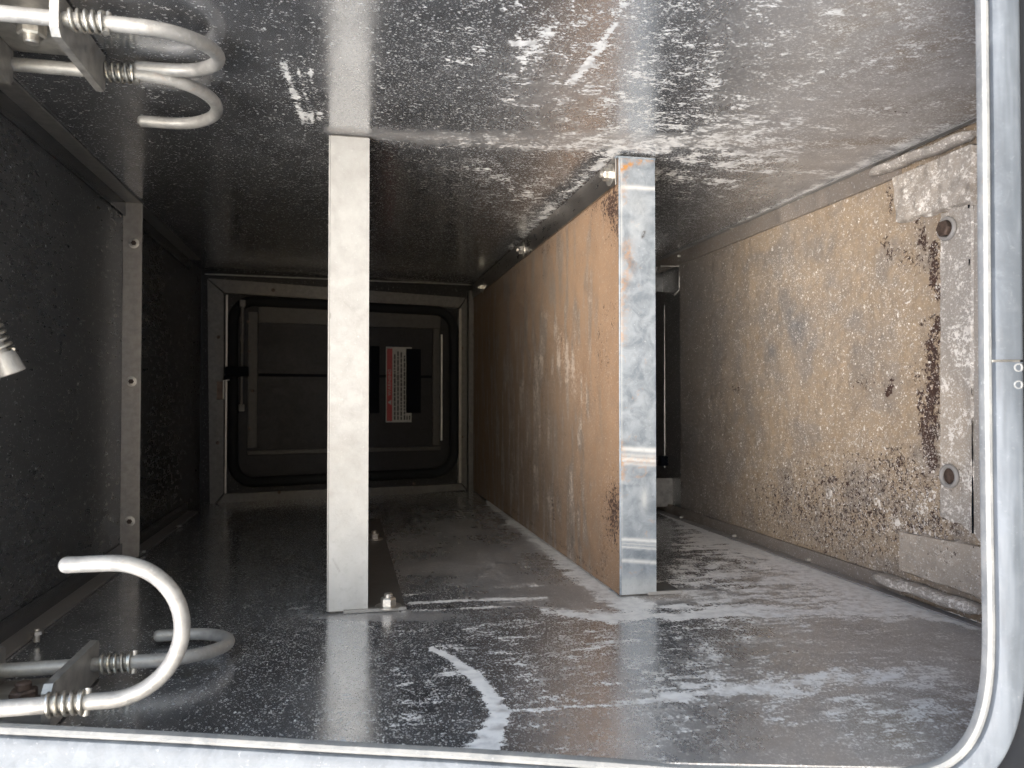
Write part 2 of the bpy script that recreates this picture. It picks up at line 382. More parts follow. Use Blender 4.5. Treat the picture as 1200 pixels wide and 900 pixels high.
def paint_bottom(px, py, p):
    x, y = p[:, 0], p[:, 1]
    n = fbm(x, y, 30, 1); n2 = fbm(x, y, 9, 5); ns = fbm(x*.35, y*3.0, 40, 9)     # ns: streaks across the photo
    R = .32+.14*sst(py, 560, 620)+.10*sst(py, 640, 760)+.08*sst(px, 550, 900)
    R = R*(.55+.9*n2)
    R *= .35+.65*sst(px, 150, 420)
    arc = stroke(px, py, [(505, 760), (530, 772), (556, 792), (575, 815), (584, 836), (580, 856), (562, 884)], [2.5, 4, 7, 10, 11, 14, 22])
    R += 1.15*sst(arc, .05, 1.0)*(.7+.5*n)
    arc2 = stroke(px, py, [(470, 770), (488, 790), (497, 815)], [3, 4, 3])
    R = R*(1-.7*arc2)
    R += .35*stroke(px, py, [(440, 860), (500, 835), (530, 815)], 12)*n*1.3
    R += .5*stroke(px, py, [(590, 833), (700, 827), (790, 818), (900, 805), (1000, 792), (1110, 790)], [3, 3, 4, 8, 12, 14])*(.4+n)
    R += .22*stroke(px, py, [(590, 818), (680, 817)], 4)
    R += .20*blob(px, py, 930, 815, 190, 40)*(.3+1.1*n)
    R += .16*blob(px, py, 850, 740, 300, 22)*(.3+1.1*n)
    # water lines in the plane of the lips
    for (pts, w, k) in (([(478, 707), (560, 703), (640, 701)], 1.6, .8), ([(470, 716), (600, 711), (700, 714)], 1.5, .5),
                        ([(636, 716), (680, 721), (770, 722), (900, 719), (1060, 714)], [4, 5, 4, 3, 3], .75),
                        ([(690, 722), (720, 728)], 4, .6), ([(740, 707), (800, 712), (900, 712)], 2, .5),
                        ([(640, 684), (560, 690), (470, 698)], 2, .25)):
        R += 1.15*k*stroke(px, py, pts, w)*(.25+1.1*ns)
    # powder along the shelf foot and behind it
    R += 1.5*stroke(px, py, [(574, 590), (600, 602), (640, 632), (690, 672), (735, 705)], [4, 9, 14, 18, 16])*(.2+1.2*ns)
    R += 1.2*stroke(px, py, [(572, 588), (600, 602), (640, 633), (684, 670), (712, 694)], [1.2, 2, 3, 4, 4])*(.5+n)
    R += .9*stroke(px, py, [(700, 678), (730, 706), (760, 712)], 5)*ns*1.4
    R += .28*stroke(px, py, [(560, 596), (600, 640), (620, 668)], 3)
    R += .40*stroke(px, py, [(590, 614), (625, 616)], 4)
    R += .50*sst(px, 770, 800)*sst(py, 600, 640)*(1-sst(py, 716, 735))*(.1+1.2*ns)
    R += 1.25*stroke(px, py, [(775, 602), (860, 637), (950, 671), (1040, 705), (1150, 731)], [1.5, 2.5, 4, 7, 8])*(.5+.7*n)
    R += .5*stroke(px, py, [(800, 620), (900, 660), (1040, 708)], [8, 16, 20])*(.2+1.2*ns)
    G = .06+.60*sst(px, 760, 1080)*(.3+n2)+.30*blob(px, py, 560, 650, 130, 55)*n2*1.6+.14*n+.25*sst(py, 720, 850)*sst(px, 560, 640)*n2
    G += .5*stroke(px, py, [(600, 610), (725, 695)], 10)*n
    G += .7*blob(px, py, 790, 699, 60, 6)+.35*blob(px, py, 450, 722, 90, 6)
    G += .25*blob(px, py, 700, 700, 110, 18)
    B = .0*x+.42*stroke(px, py, [(478, 788), (492, 800), (497, 820)], 5)
    return R, G, B
# orientation: U x V must point into the compartment
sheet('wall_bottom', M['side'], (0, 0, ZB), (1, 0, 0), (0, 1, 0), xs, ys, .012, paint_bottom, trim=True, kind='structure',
      label='polished metal bottom wall with white residue and water marks')

def paint_top(px, py, p):
    x, y = p[:, 0], p[:, 1]
    n = fbm(x, y, 30, 21); n2 = fbm(x, y, 8, 25); ns = fbm(x*.4, y*3.0, 40, 29)
    R = .18+.32*sst(px, 330, 620)*(1-.5*sst(py, 165, 330))+.10*sst(px, 250, 400)
    R = R*(.7+.6*n2)
    R *= 1-.6*sst(py, 200, 330)*(1-sst(px, 380, 500)*.5)
    R += .10*sst(-px, -480, -560)*0
    R += .10*blob(px, py, 590, 60, 120, 70)*n*1.3
    for (pts, w, k) in (([(332, 75), (356, 142)], 6, 1.0), ([(350, 82), (366, 142)], 3.5, .8), ([(363, 84), (376, 138)], 4, .8),
                        ([(720, 28), (700, 60), (672, 95)], [3, 4, 3], .7), ([(600, 52), (625, 50)], 3, .5), ([(640, 40), (660, 60)], 6, .35),
                        ([(440, 162), (560, 165), (700, 170), (830, 175), (930, 190)], [4, 7, 10, 14, 9], .38),
                        ([(800, 190), (900, 200), (980, 205)], 4, .35), ([(560, 190), (640, 240), (600, 255)], 12, .22),
                        ([(720, 178), (650, 240), (598, 290)], 6, .5), ([(800, 293), (960, 220), (1040, 180), (1130, 148)], [3, 5, 7, 8], .55),
                        ([(770, 205), (860, 215)], 8, .3)):
        R += k*stroke(px, py, pts, w)*(.35+1.0*n)
    R += .22*blob(px, py, 870, 130, 190, 60)*(.4+ns)
    G = .08+.10*n+.85*sst(px, 760, 1080)*sst(-py, -300, -120)*(.3+n2)
    G += .50*stroke(px, py, [(385, 153), (480, 160), (640, 166), (800, 166), (900, 172), (1060, 165)], [5, 7, 10, 9, 7, 5])*(.4+.8*n)
    G += .35*blob(px, py, 950, 110, 90, 22)*n+.22*blob(px, py, 640, 110, 90, 60)*n2*1.4
    G += .35*blob(px, py, 860, 155, 30, 10)
    B = .40*stroke(px, py, [(1030, 128), (1065, 133)], 2)+0*x
    return R, G, B
sheet('wall_top', M['top'], (0, 0, ZT), (0, 1, 0), (1, 0, 0), ys, xs, .012, paint_top, trim=True, kind='structure',
      label='polished metal top wall freckled with white specks and scratches')

def paint_left(px, py, p):
    y, z = p[:, 1], p[:, 2]; n = fbm(y, z, 12, 41)
    return .05+.06*n, .12+.14*fbm(y, z, 5, 43), 0*y
zs = np.linspace(ZB, ZT, 90)
lw = sheet('wall_left', M['leftw'], (XL, 0, 0), (0, 1, 0), (0, 0, 1), stations(YF, YE, .01, .02), zs, .012, paint_left, trim=True, kind='structure',
           label='dark dull metal left wall')

def paint_right(px, py, p):
    y, z = p[:, 1], p[:, 2]; n = fbm(y, z, 34, 51); n2 = fbm(y, z, 9, 55); nf = fbm(y, z, 110, 57)
    G = .30+.66*sst(px+40*(n2-.5), 800, 905)
    G *= 1-.6*blob(px, py, 935, 350, 90, 70)*n-.5*blob(px, py, 890, 430, 90, 80)*n-.35*sst(fbm(y, z, 16, 59), .5, .75)
    R = .16+.28*n*sst(px, 810, 940)
    for (cx, cy, rx, ry, k) in ((925, 325, 26, 22, .55), (980, 330, 60, 30, .2), (1000, 400, 90, 60, .20), (890, 545, 60, 18, .22),
                                (1010, 545, 130, 40, .42), (985, 610, 160, 42, .50), (1060, 640, 90, 50, .42), (1090, 600, 60, 60, .5),
                                (1040, 500, 30, 40, .35), (1000, 580, 90, 12, .4), (1050, 340, 22, 50, .2), (870, 390, 40, 14, .18)):
        R += .66*k*blob(px, py, cx, cy, rx, ry)*(.35+1.0*n)
    B = 0*y
    for (pts, w, k) in (([(1101, 375), (1092, 400), (1094, 450), (1088, 500), (1092, 545)], [9, 10, 11, 15, 9], 1.0),
                        ([(1078, 460), (1083, 500), (1092, 540)], 8, .85), ([(1094, 290), (1096, 330), (1102, 350)], [9, 8, 6], .95),
                        ([(1076, 255), (1082, 285)], 8, .8), ([(1035, 280), (1042, 300)], 10, .6), ([(1042, 222), (1044, 250)], 5, .6),
                        ([(1046, 445), (1040, 462)], 5, .95), ([(1080, 380), (1092, 372)], 4, .7)):
        B = np.maximum(B, k*stroke(px, py, pts, w)*(.45+.75*nf))
    for (cx, cy, r, k) in ((862, 456, 7, .55), (904, 365, 5, .5), (965, 565, 8, .6), (975, 562, 8, .7), (1001, 578, 6, .7), (1085, 553, 9, .8),
                           (1015, 450, 22, .42), (1010, 560, 60, .46), (1000, 600, 110, .54), (940, 590, 70, .52), (1060, 575, 60, .54), (1090, 440, 34, .45), (1070, 300, 26, .5),
                           (1085, 620, 60, .6), (1050, 540, 26, .6)):
        B = np.maximum(B, k*blob(px, py, cx, cy, r*1.3, r*.8)*(.6+.7*nf))
    return R, G, B
def disp_right(px, py, p):
    y, z = p[:, 1], p[:, 2]
    return .0022*(fbm(y, z, 45, 61)-.5)+.0014*(vn(y, z, 220, 63)-.5)
YP = float(on(0, XR, 797, 460)[1])
sheet('wall_right', M['rightw'], (XR, 0, 0), (0, 0, 1), (0, 1, 0), np.linspace(ZB, ZT, 240), stations(YF, YP, .0026, .005), .012, paint_right, disp=disp_right, trim=True,
      kind='structure', label='brown dirt crusted right wall with dark rusty patches')
# beyond the crusted plate the wall drops back to a darker sheet
far = sheet('recessed_panel', M['leftw'], (XR+.006, 0, 0), (0, 0, 1), (0, 1, 0), np.linspace(ZB, ZT, 20), np.linspace(YP-.01, YE+.3, 20), .012,
            lambda px, py, p: (.15+0*px, .25+0*px, 0*px), kind='structure', label='dark sheet continuing behind the dirt crusted wall')

# far wall (set slightly askew)
def bpt(px, py, off=0.0): return on_plane(BL+BN*off, BN, px, py)+0*BN
def back_pt(s, z, off=0.0):
    p = BL+BU*s+BN*off; return np.array([p[0], p[1], z])
sL = (XL-.05-BL[0])/BU[0]; sR = (XR+.1-BL[0])/BU[0]
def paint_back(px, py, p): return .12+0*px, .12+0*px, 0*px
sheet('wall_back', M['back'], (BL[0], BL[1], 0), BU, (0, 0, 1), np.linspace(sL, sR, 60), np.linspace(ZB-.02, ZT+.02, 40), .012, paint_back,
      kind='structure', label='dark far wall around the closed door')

def back_box(mb, px0, py0, px1, py1, off0, off1, bev=.0015):
    """a box standing on the far wall, its corners given where they show in the photograph"""
    a = bpt(px0, py1, (off0+off1)/2); b = bpt(px1, py0, (off0+off1)/2)
    w = np.dot(b-a, BU)/2; h = (b[2]-a[2])/2; c = (a+b)/2
    mb.box(c, BU*w, np.array([0, 0, h]), BN*(off1-off0)/2, bev)
def back_poly(mb, pts, off0, off1):
    front = [bpt(x, y, off1) for x, y in pts]; back = [p-BN*(off1-off0) for p in front]; n = len(pts)
    mb.add(front+back, [tuple(range(n)), tuple(range(n, 2*n))[::-1]]+[(i, i+n, (i+1) % n+n, (i+1) % n) for i in range(n)])

# unseen ground under the vehicle, added to bounce light into the opening (behind the photographer), 0.65 m below the compartment
mb = MB()
gx = LIFT
mb.add([(gx, -40, -40), (gx, 40, -40), (gx, 40, 40), (gx, -40, 40)], [(0, 1, 2, 3)])
mb.build('ground', plain('bounce ground', (.34, .335, .32), .85, 0, .2, 3), kind='structure', label='pale bounce ground added outside, out of view')

# ------------------------------------------------------------------ far door frame and far door
df = empty('door_frame', back_pt(.3, ZB, .01), 'dark mitred metal frame around the far door at the end of the compartment', 'door frame')
O = [(243, 326), (547, 349), (547, 574), (246, 597)]; I = [(262, 343), (539, 361), (541, 567), (262, 579)]
for k in range(4):
    mb = MB(); a, b, c, d = O[k], O[(k+1) % 4], I[(k+1) % 4], I[k]
    g_ = .4
    def sh(p, q, t=.004): return (p[0]+(q[0]-p[0])*t, p[1]+(q[1]-p[1])*t)
    back_poly(mb, [sh(a, b), sh(b, a), sh(c, d), sh(d, c)], .0, .010 if k % 2 else .0115)
    mb.build('frame_rail', M['backrail'], df)
mb = MB(); back_box(mb, 548, 342, 565, 576, 0, .022); mb.build('edge_rail', M['backrail'], df, label='lighter upright rail beside the brown shelf')
mb = MB()
for (a, b) in (((240, 321), (562, 334)), ):
    mb.tube([bpt(*a, .012), bpt(*b, .012)], .0022, 6)
mb.build('edge_bead', M['bracket'], df)
mb = MB(); back_box(mb, 263, 346, 267, 578, .0, .018, .0005); back_box(mb, 537, 362, 540, 566, .0, .016, .0005)
mb.build('inner_return', M['rib'], df)
for (x, y) in ((256, 395), (255, 519), (320, 340), (400, 348), (327, 577), (480, 358), (541, 408), (541, 512), (485, 567), (556, 520), (555, 392)):
    mb = MB(); mb.prism(bpt(x, y, .012 if x < 548 else .022), BN, .0045, .003, 12, .3); mb.build('screw', M['rusty'], df)
mb = MB(); mb.prism(bpt(559, 338, .02), BN, .010, .012, 6); mb.build('corner_bolt', M['steel'], df)

dr = empty('far_door', back_pt(.3, ZB+.05, .01), 'closed dark metal door with black rubber gasket at the far end', 'door')
def rrect(x0, y0, x1, y1, r, n=7, y0b=None, y1b=None):
    """rounded rectangle in photo pixels, right side may be shorter than the left"""
    y0b = y0 if y0b is None else y0b; y1b = y1 if y1b is None else y1b; out = []
    for (cx, cy, a0) in ((x0+r, y0+r, 180), (x1-r, y0b+r, 270), (x1-r, y1b-r, 0), (x0+r, y1-r, 90)):
        for k in range(n+1):
            w = math.radians(a0+90*k/n); out.append((cx+r*math.cos(w), cy+r*math.sin(w)))
    return out
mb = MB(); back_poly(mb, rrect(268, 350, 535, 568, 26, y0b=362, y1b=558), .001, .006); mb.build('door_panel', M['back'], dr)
mb = MB(); mb.tube([bpt(x, y, .014) for x, y in rrect(273, 353, 532, 565, 24, y0b=364, y1b=554)], .0135, 10, closed=True)
mb.build('gasket', M['rubber'], dr)
for (x0, y0, x1, y1, o) in ((290, 366, 302, 525, .014), (303, 366, 516, 378, .013), (290, 523, 516, 533, .0145), (507, 379, 516, 522, .012)):
    mb = MB(); back_box(mb, x0, y0, x1, y1, .006, o, .001); mb.build('stiffener', M['backpale'], dr)
mb = MB(); back_box(mb, 516.5, 392, 518, 516, .006, .016, .0003); mb.build('bright_edge', M['alu'], dr)
mb = MB(); back_box(mb, 303, 440, 506, 441, .006, .0075, .0003); mb.build('panel_seam', M['black'], dr)
for (x, y) in ((291, 377), (292, 412), (292, 502), (296, 458)):
    mb = MB(); mb.prism(bpt(x, y, .014), BN, .004, .003, 12, .3); mb.build('screw', M['rusty'], dr)
st = MB(); st.tube([bpt(284, 356, .035), bpt(284, 400, .035)], .0045, 10); st.tube([bpt(284, 400, .035), bpt(283, 478, .035)], .0028, 10)
so = st.build('gas_strut', M['backrail'], dr)
mb = MB()
for (x, y) in ((284, 356), (283, 478)):
    mb.box(bpt(x, y, .026), BU*.007, (0, 0, .009), BN*.014, .002)
mb.build('end_fitting', M['backrail'], so)
lt = MB(); back_box(lt, 264, 430, 291, 441, .006, .045, .002); back_box(lt, 262, 441, 272, 446, .006, .03, .001)
lo = lt.build('latch', M['black'], dr)
mb = MB(); mb.tube([bpt(262, 468, .03), bpt(262, 446, .03), bpt(269, 445, .03)], .0022, 8); mb.build('latch_wire', M['alu'], lo)
mb = MB(); back_box(mb, 254, 447, 261, 468, .012, .016, .001); mb.build('latch_tab', M['brownlab'], lo)
for (x0, y0, x1, y1) in ((433, 406, 444.5, 484), (476, 409, 493, 484)):
    mb = MB(); back_box(mb, x0, y0, x1, y1, .006, .014 if x0 > 440 else .0142, .001); mb.build('black_patch', M['black'], dr)
# warning label, its print turned a quarter like everything on the truck
lab = MB(); back_box(lab, 452, 407, 482.5, 495, .006, .0075, .0003); lab_o = lab.build('warning_label', M['white'], dr, label='red and white warning label')
mb = MB(); back_box(mb, 453.2, 408.5, 459.8, 493.5, .0075, .0081, .0002); hd = mb.build('red_header', M['red'], lab_o)
mb = MB(); random.seed(11)
for k, xx in enumerate((462.6, 466.4, 470.2, 474)):
    y = 492
    while y > 414+4*random.random():
        ln = random.uniform(2, 6.5); back_box(mb, xx-.9, y-ln, xx+.9, y, .0075, .0080, 0); y -= ln+1.0
for xx in (477, 480):
    back_box(mb, xx-.7, 487, xx+.7, 492, .0075, .0080, 0)
mb.build('print_lines', M['ink'], lab_o)
mb = MB(); t0, t1, t2 = (458.6, 474.5), (458.6, 468.5), (454.4, 471.5)
back_poly(mb, [t0, t1, t2], .0081, .0086)
mb.build('warning_triangle', M['white'], lab_o)
cu = bpy.data.curves.new('header_text', 'FONT'); cu.body = 'WARNING'; cu.size = 1; cu.align_x = 'CENTER'; cu.align_y = 'CENTER'
tmp = bpy.data.objects.new('tmp_text', cu); C.objects.link(tmp)
bpy.context.view_layer.update()
tm = bpy.data.meshes.new_from_object(tmp.evaluated_get(bpy.context.evaluated_depsgraph_get())); bpy.data.objects.remove(tmp)
bb = np.array([v.co[:] for v in tm.vertices]); wtx = bb[:, 0].max()-bb[:, 0].min(); htx = bb[:, 1].max()-bb[:, 1].min()
pc = bpt(456.5, 448, .0083); Lh = abs((bpt(456, 433, .008)-bpt(456, 464, .008))[2]); Hh = np.dot(bpt(458.4, 448, .008)-bpt(454.6, 448, .008), BU)
mb = MB()     # reads from the photograph's bottom to its top: letters' "up" is the photograph's left
V_ = [pc+np.array([0, 0, 1.0])*(v[0]/wtx*Lh)-BU*((v[1]-(bb[:, 1].max()+bb[:, 1].min())/2)/htx*Hh) for v in bb]
mb.add(V_, [tuple(p.vertices) for p in tm.polygons]); mb.build('header_text', M['white'], lab_o)

# ------------------------------------------------------------------ corner angles and the rib on the left wall
rail_x = -0.338
for (z0, z1, nm, pts) in ((ZT-.0035, ZT-.0005, 'top', [(50, 133), (138, 219), (172, 251), (213, 292)]), (ZB+.0005, ZB+.0035, 'bottom', [(168, 647), (209, 617)])):
    e = empty('corner_angle', (XL, 1.0, z0), f'thin metal edge angle with screws running along the left wall at its {nm} edge', 'metal strip', 'edge angles along the left wall')
    mb = MB(); mb.aabox(XL+.001, rail_x, float(yfr(XL))+.02, 1.93, z0, z1, .0008); mb.build('strip_flange', M['rib'] if nm == 'bottom' else M['bracket'], e)
    mb = MB(); mb.aabox(XL+.001, XL+.004, float(yfr(XL))+.02, 1.93, min(z0, ZT-.027) if nm == 'top' else z1, z0 if nm == 'top' else ZB+.027, .0008)
    mb.build('upright_flange', M['leftw'] if nm == 'top' else M['leftw'], e)
    for (x, y) in pts:
        q = on(0, XL+.0045, x, y) if nm == 'top' else on(2, z1, x, y)
        ax = (1, 0, 0) if nm == 'top' else (0, 0, 1)
        mb = MB(); mb.prism(q, ax, .0055, .004, 6); mb.prism(q, ax, .0085, .001, 16); mb.build('screw', M['bracket'], e)
# stud on the lower angle
mb = MB(); q = on(2, ZB+.0035, 43, 752); mb.prism(q, (0, 0, 1), .003, .014, 10); mb.prism(q+np.array([0, 0, .008]), (0, 0, 1), .0065, .004, 6); mb.build('stud', M['steel'], e)
yr = float(P(165, 468, 1.285)[1])
rib_x0 = float(on(1, yr, 142, 450)[0]); rib_x1 = float(on(1, yr, 165, 450)[0])
rb = empty('wall_rib', (rib_x0, yr, ZB), 'pale upright metal rib with three screws on the dark left wall', 'metal rib')
mb = MB(); mb.aabox(XL, rib_x1, yr, yr+.004, ZB+.004, ZT-.004, .0006); mb.build('face_plate', M['rib'], rb)
mb = MB(); mb.aabox(XL+.0005, XL+.0045, yr+.0045, yr+.035, ZB+.004, ZT-.004, .0006); mb.build('fixing_flange', M['bracket'], rb)
for (x, y) in ((157, 285), (154, 447), (152, 611)):
    q = on(1, yr, x, y); mb = MB(); mb.prism(q, (0, -1, 0), .0085, .0015, 20, .4); s_ = mb.build('screw', M['steel'], rb)
    mb = MB(); mb.prism(q+np.array([0, -.0016, 0]), (0, -1, 0), .0042, .002, 6); mb.build('screw_socket', M['rusty'], s_)

# ------------------------------------------------------------------ the two shelves seen end-on
def lip_paint(kind):
    def f(px, py, p):
        x, z = p[:, 0], p[:, 2]; n = fbm(x, z, 60, 71); R = 0*x; G = 0*x; B = 0*x
        if kind == 'B':
            w = 1.6*(fbm(x, z*.2, 70, 44)-.5)+(px-747)*.05
            for (y0, h, k) in ((527, 3, .8), (534, 3, .5), (539, 2.4, .9), (544, 2, .5), (633, 2, .9), (638, 1.3, .5), (642, 1.3, .8), (658, 2.2, .9), (220, 2.5, .7)):
                R = np.maximum(R, k*np.exp(-((py-y0-w)/h)**2))
            R = np.maximum(R, .55*sst(py, 665, 690)); R = np.maximum(R, .5*sst(-px, -731, -727)); R += .5*blob(px, py, 755, 585, 4, 12)
            R += .35*blob(px, py, 745, 250, 16, 30)*n
            G = .9*stroke(px, py, [(728, 198), (740, 192), (764, 186)], 3)+.8*stroke(px, py, [(733, 185), (730, 230)], 4)*n
            G += .8*stroke(px, py, [(734, 285), (738, 310), (728, 340), (728, 400)], 6)*n+.5*stroke(px, py, [(727, 520), (730, 560)], 4)
            G += .3*stroke(px, py, [(728, 540), (766, 540)], 5)
            B = .9*stroke(px, py, [(753, 278), (755, 272)], 1.5)+.9*stroke(px, py, [(765, 180), (767, 186)], 2)
        else:
            R = .25*n+.35*sst(py, 500, 700); B = .9*stroke(px, py, [(385, 407), (385, 415)], 1.5)+.7*stroke(px, py, [(386, 368), (386, 372)], 1.5)
            B += .35*stroke(px, py, [(390, 655), (398, 670)], .8)
        return R, G, B
    return f
def shelf(x0, x1, yend, label, lipmat, facemat, paint, paintlip):
    e = empty('shelf', (x0, YL, ZB), label, 'shelf', 'upright metal shelf dividers')
    za, zb = ZB+.0035, ZT-.0035
    # the shelf surface looks to the photograph's left
    sheet('shelf_panel', facemat, (x0, 0, 0), (0, 0, 1), (0, 1, 0), np.linspace(za, zb, 200), stations(YL+.0025, yend, .003, .008), .003, paint, parent=e)
    sheet('front_lip', lipmat, (0, YL, 0), (1, 0, 0), (0, 0, 1), np.linspace(x0+.0008, x1, 36), np.linspace(za, zb, 340), .003, paintlip, parent=e)
    mb = MB(); mb.tube([(x0+.0013, YL+.0013, za), (x0+.0013, YL+.0013, zb)], .0016, 10); mb.build('folded_edge', lipmat, e)
    mb = MB(); mb.aabox(x1-.003, x1, YL+.0032, YL+.018, za, zb, .0005); mb.build('lip_return', M['bracket'], e)
    return e
def paint_shelf(px, py, p):
    y, z = p[:, 1], p[:, 2]; n = fbm(y, z, 30, 81); n2 = fbm(y, z, 7, 83); nv = fbm(y*2.5, z*.6, 26, 85); nf = fbm(y, z, 90, 87)
    G = 1.0-.95*blob(px, py, 635, 540, 50, 110)*(.2+1.1*nv)-.8*blob(px, py, 625, 380, 40, 130)*nv-.65*sst(nv, .48, .75)*sst(-px,-715,-690)
    R = .20+.42*sst(nv, .45, .75)*sst(-px, -725, -680)+.40*blob(px, py, 640, 560, 45, 90)*nv+.5*blob(px, py, 660, 430, 40, 50)*nv+.45*blob(px, py, 600, 520, 25, 80)*nv
    R += .5*stroke(px, py, [(642, 370), (665, 420), (680, 470), (690, 505)], 9)*(nf+.2)
    B = .62*blob(px, py, 722, 250, 16, 42)*(.5+nf)+.50*blob(px, py, 690, 235, 26, 16)*(.4+nf)+.66*blob(px, py, 720, 600, 16, 50)*(.5+nf)
    B = np.maximum(B, .52*blob(px, py, 640, 290, 60, 14)*nf*1.3)
    B = np.maximum(B, .6*stroke(px, py, [(647, 585), (650, 612)], 2)); B = np.maximum(B, .55*stroke(px, py, [(590, 590), (650, 632), (725, 690)], 4)*nf*1.4)
    B = np.maximum(B, .6*blob(px, py, 728, 330, 5, 20)*nf*1.3)
    B = np.maximum(B, .34*sst(fbm(y, z, 18, 95), .45, .7)*nf*1.5)
    G *= 1-.35*sst(-(py-(177-.92*(px-722))), -44, -30)
    return R, G, B
def paint_plain(px, py, p): return .15+0*px, .2+0*px, 0*px
def back_y(x): return float(BL[1]+(x-BL[0])*BU[1]/BU[0])
sh1 = shelf(X1, X1b, 1.75, 'shelf with pale satin grey front lip, standing alone in the middle of the compartment', M['lipA'], M['leftw'], paint_plain, lip_paint('A'))
sh2 = shelf(X2, X2b, back_y(X2)-.03, 'shelf with tan clay coated face and blotchy blue grey galvanised front lip', M['lipB'], M['shelf'], paint_shelf, lip_paint('B'))
# end flanges bolted to the bottom and top walls
xf = float(on(2, ZB+.004, 476, 714)[0])
for (z0, z1, xf_) in ((ZB+.0005, ZB+.0035, xf), (ZT-.0035, ZT-.0005, X1b-.002)):
    mb = MB(); mb.aabox(X1+.003, xf_, YL+.004, 1.72, z0, z1, .0005); mb.build('end_flange', M['backrail'], sh1)
mb = MB(); mb.aabox(X1+.02, xf+.001, YL-.004, YL+.0035, ZB+.0006, ZB+.0048, .0006); mb.build('flange_edge', M['lipA'], sh1)
def bolt(parent, q, ax, r, mat, shaft=True, name='bolt'):
    q = np.asarray(q, float); ax = np.asarray(ax, float)
    mb = MB(); mb.prism(q+ax*r*.22, ax, r, r*1.0, 6, .14, random.random())
    if shaft: mb.prism(q+ax*r*1.2, ax, r*.55, r*.55, 16, .2)
    b = mb.build(name, mat, parent)
    w = MB(); w.prism(q, ax, r*1.7, r*.24, 24, .3); w.build('washer', mat, b); return b
bolt(sh1, on(2, ZB+.0036, 455, 711), (0, 0, 1), .0098, M['steel'])
bolt(sh1, on(2, ZB+.0036, 438.5, 632), (0, 0, 1), .0095, M['steel'])
# angle strip over the clay-coated face at the top, with nuts on it
mb = MB(); mb.aabox(X2-.004, X2-.0005, YL+.004, back_y(X2)-.04, ZT-.042, ZT-.004, .0008); mb.build('angle_strip', M['strip'], sh2)
mb = MB(); mb.aabox(X2-.0045, X2b+.001, YL-.0005, YL+.006, ZT-.0062, ZT-.003, .0008); mb.build('top_edge', M['lipB'], sh2)
for (x, y) in ((711, 205), (609, 293), (562, 337)):
    q = on(0, X2-.004, x+4, y); bolt(sh2, q, (-1, 0, 0), .0088, M['steel'], True, 'nut')
xg = float(on(2, ZB+.004, 806, 697)[0])
mb = MB(); mb.aabox(X2+.003, xg, YL+.004, YL+.05, ZB+.0005, ZB+.0045, .0008); mb.build('foot_plate', M['backrail'], sh2)
mb = MB(); mb.aabox(X2b-.012, xg+.001, YL-.0005, YL+.0042, ZB+.0006, ZB+.0055, .001); mb.build('foot_edge', M['crust'], sh2)

# ------------------------------------------------------------------ edge angles on the right wall
def cpaint(r, g, b=0.0):
    def f(px, py, p):
        n = fbm(p[:, 1], p[:, 0]+p[:, 2], 40, 91); return r*(.4+1.1*n), g*(.6+.6*n), b*n
    return f
for (za, zb, nm, pts) in ((ZT-.030, ZT-.001, 'top', [(859, 267), (944, 229), (797, 300)]), (ZB+.001, ZB+.022, 'bottom', [(862, 628), (949, 656), (800, 606)])):
    e = empty('edge_strip', (XR, 1.2, za), f'dark riveted edge strip running along the {nm} edge of the crusted right wall', 'metal strip', 'edge strips along the right wall')
    y0 = float(on(0, XR-.005, 1042, 190 if nm == 'top' else 690)[1])-.02; y1 = YP+.5
    sheet('strip_face', M['strip'], (XR-.006, 0, 0), (0, 0, 1), (0, 1, 0), np.linspace(za, zb, 8), np.linspace(y0, y1, 160), .0055, cpaint(.15, .6), parent=e)
    mb = MB()
    if nm == 'top': mb.aabox(XR-.016, XR-.0065, YF+.03, y1, zb-.0015, zb+.0005, .0004)
    else: mb.aabox(XR-.022, XR-.0065, YF+.03, y1, za-.0005, za+.0015, .0004)
    mb.build('strip_edge', M['lipA'] if nm == 'top' else M['crust'], e)
    for (x, y) in pts:
        q = on(0, XR-.006, x, y); mb = MB(); mb.prism(q, (-1, 0, 0), .0032, .007, 12, .3); mb.build('rivet', M['steel'], e)

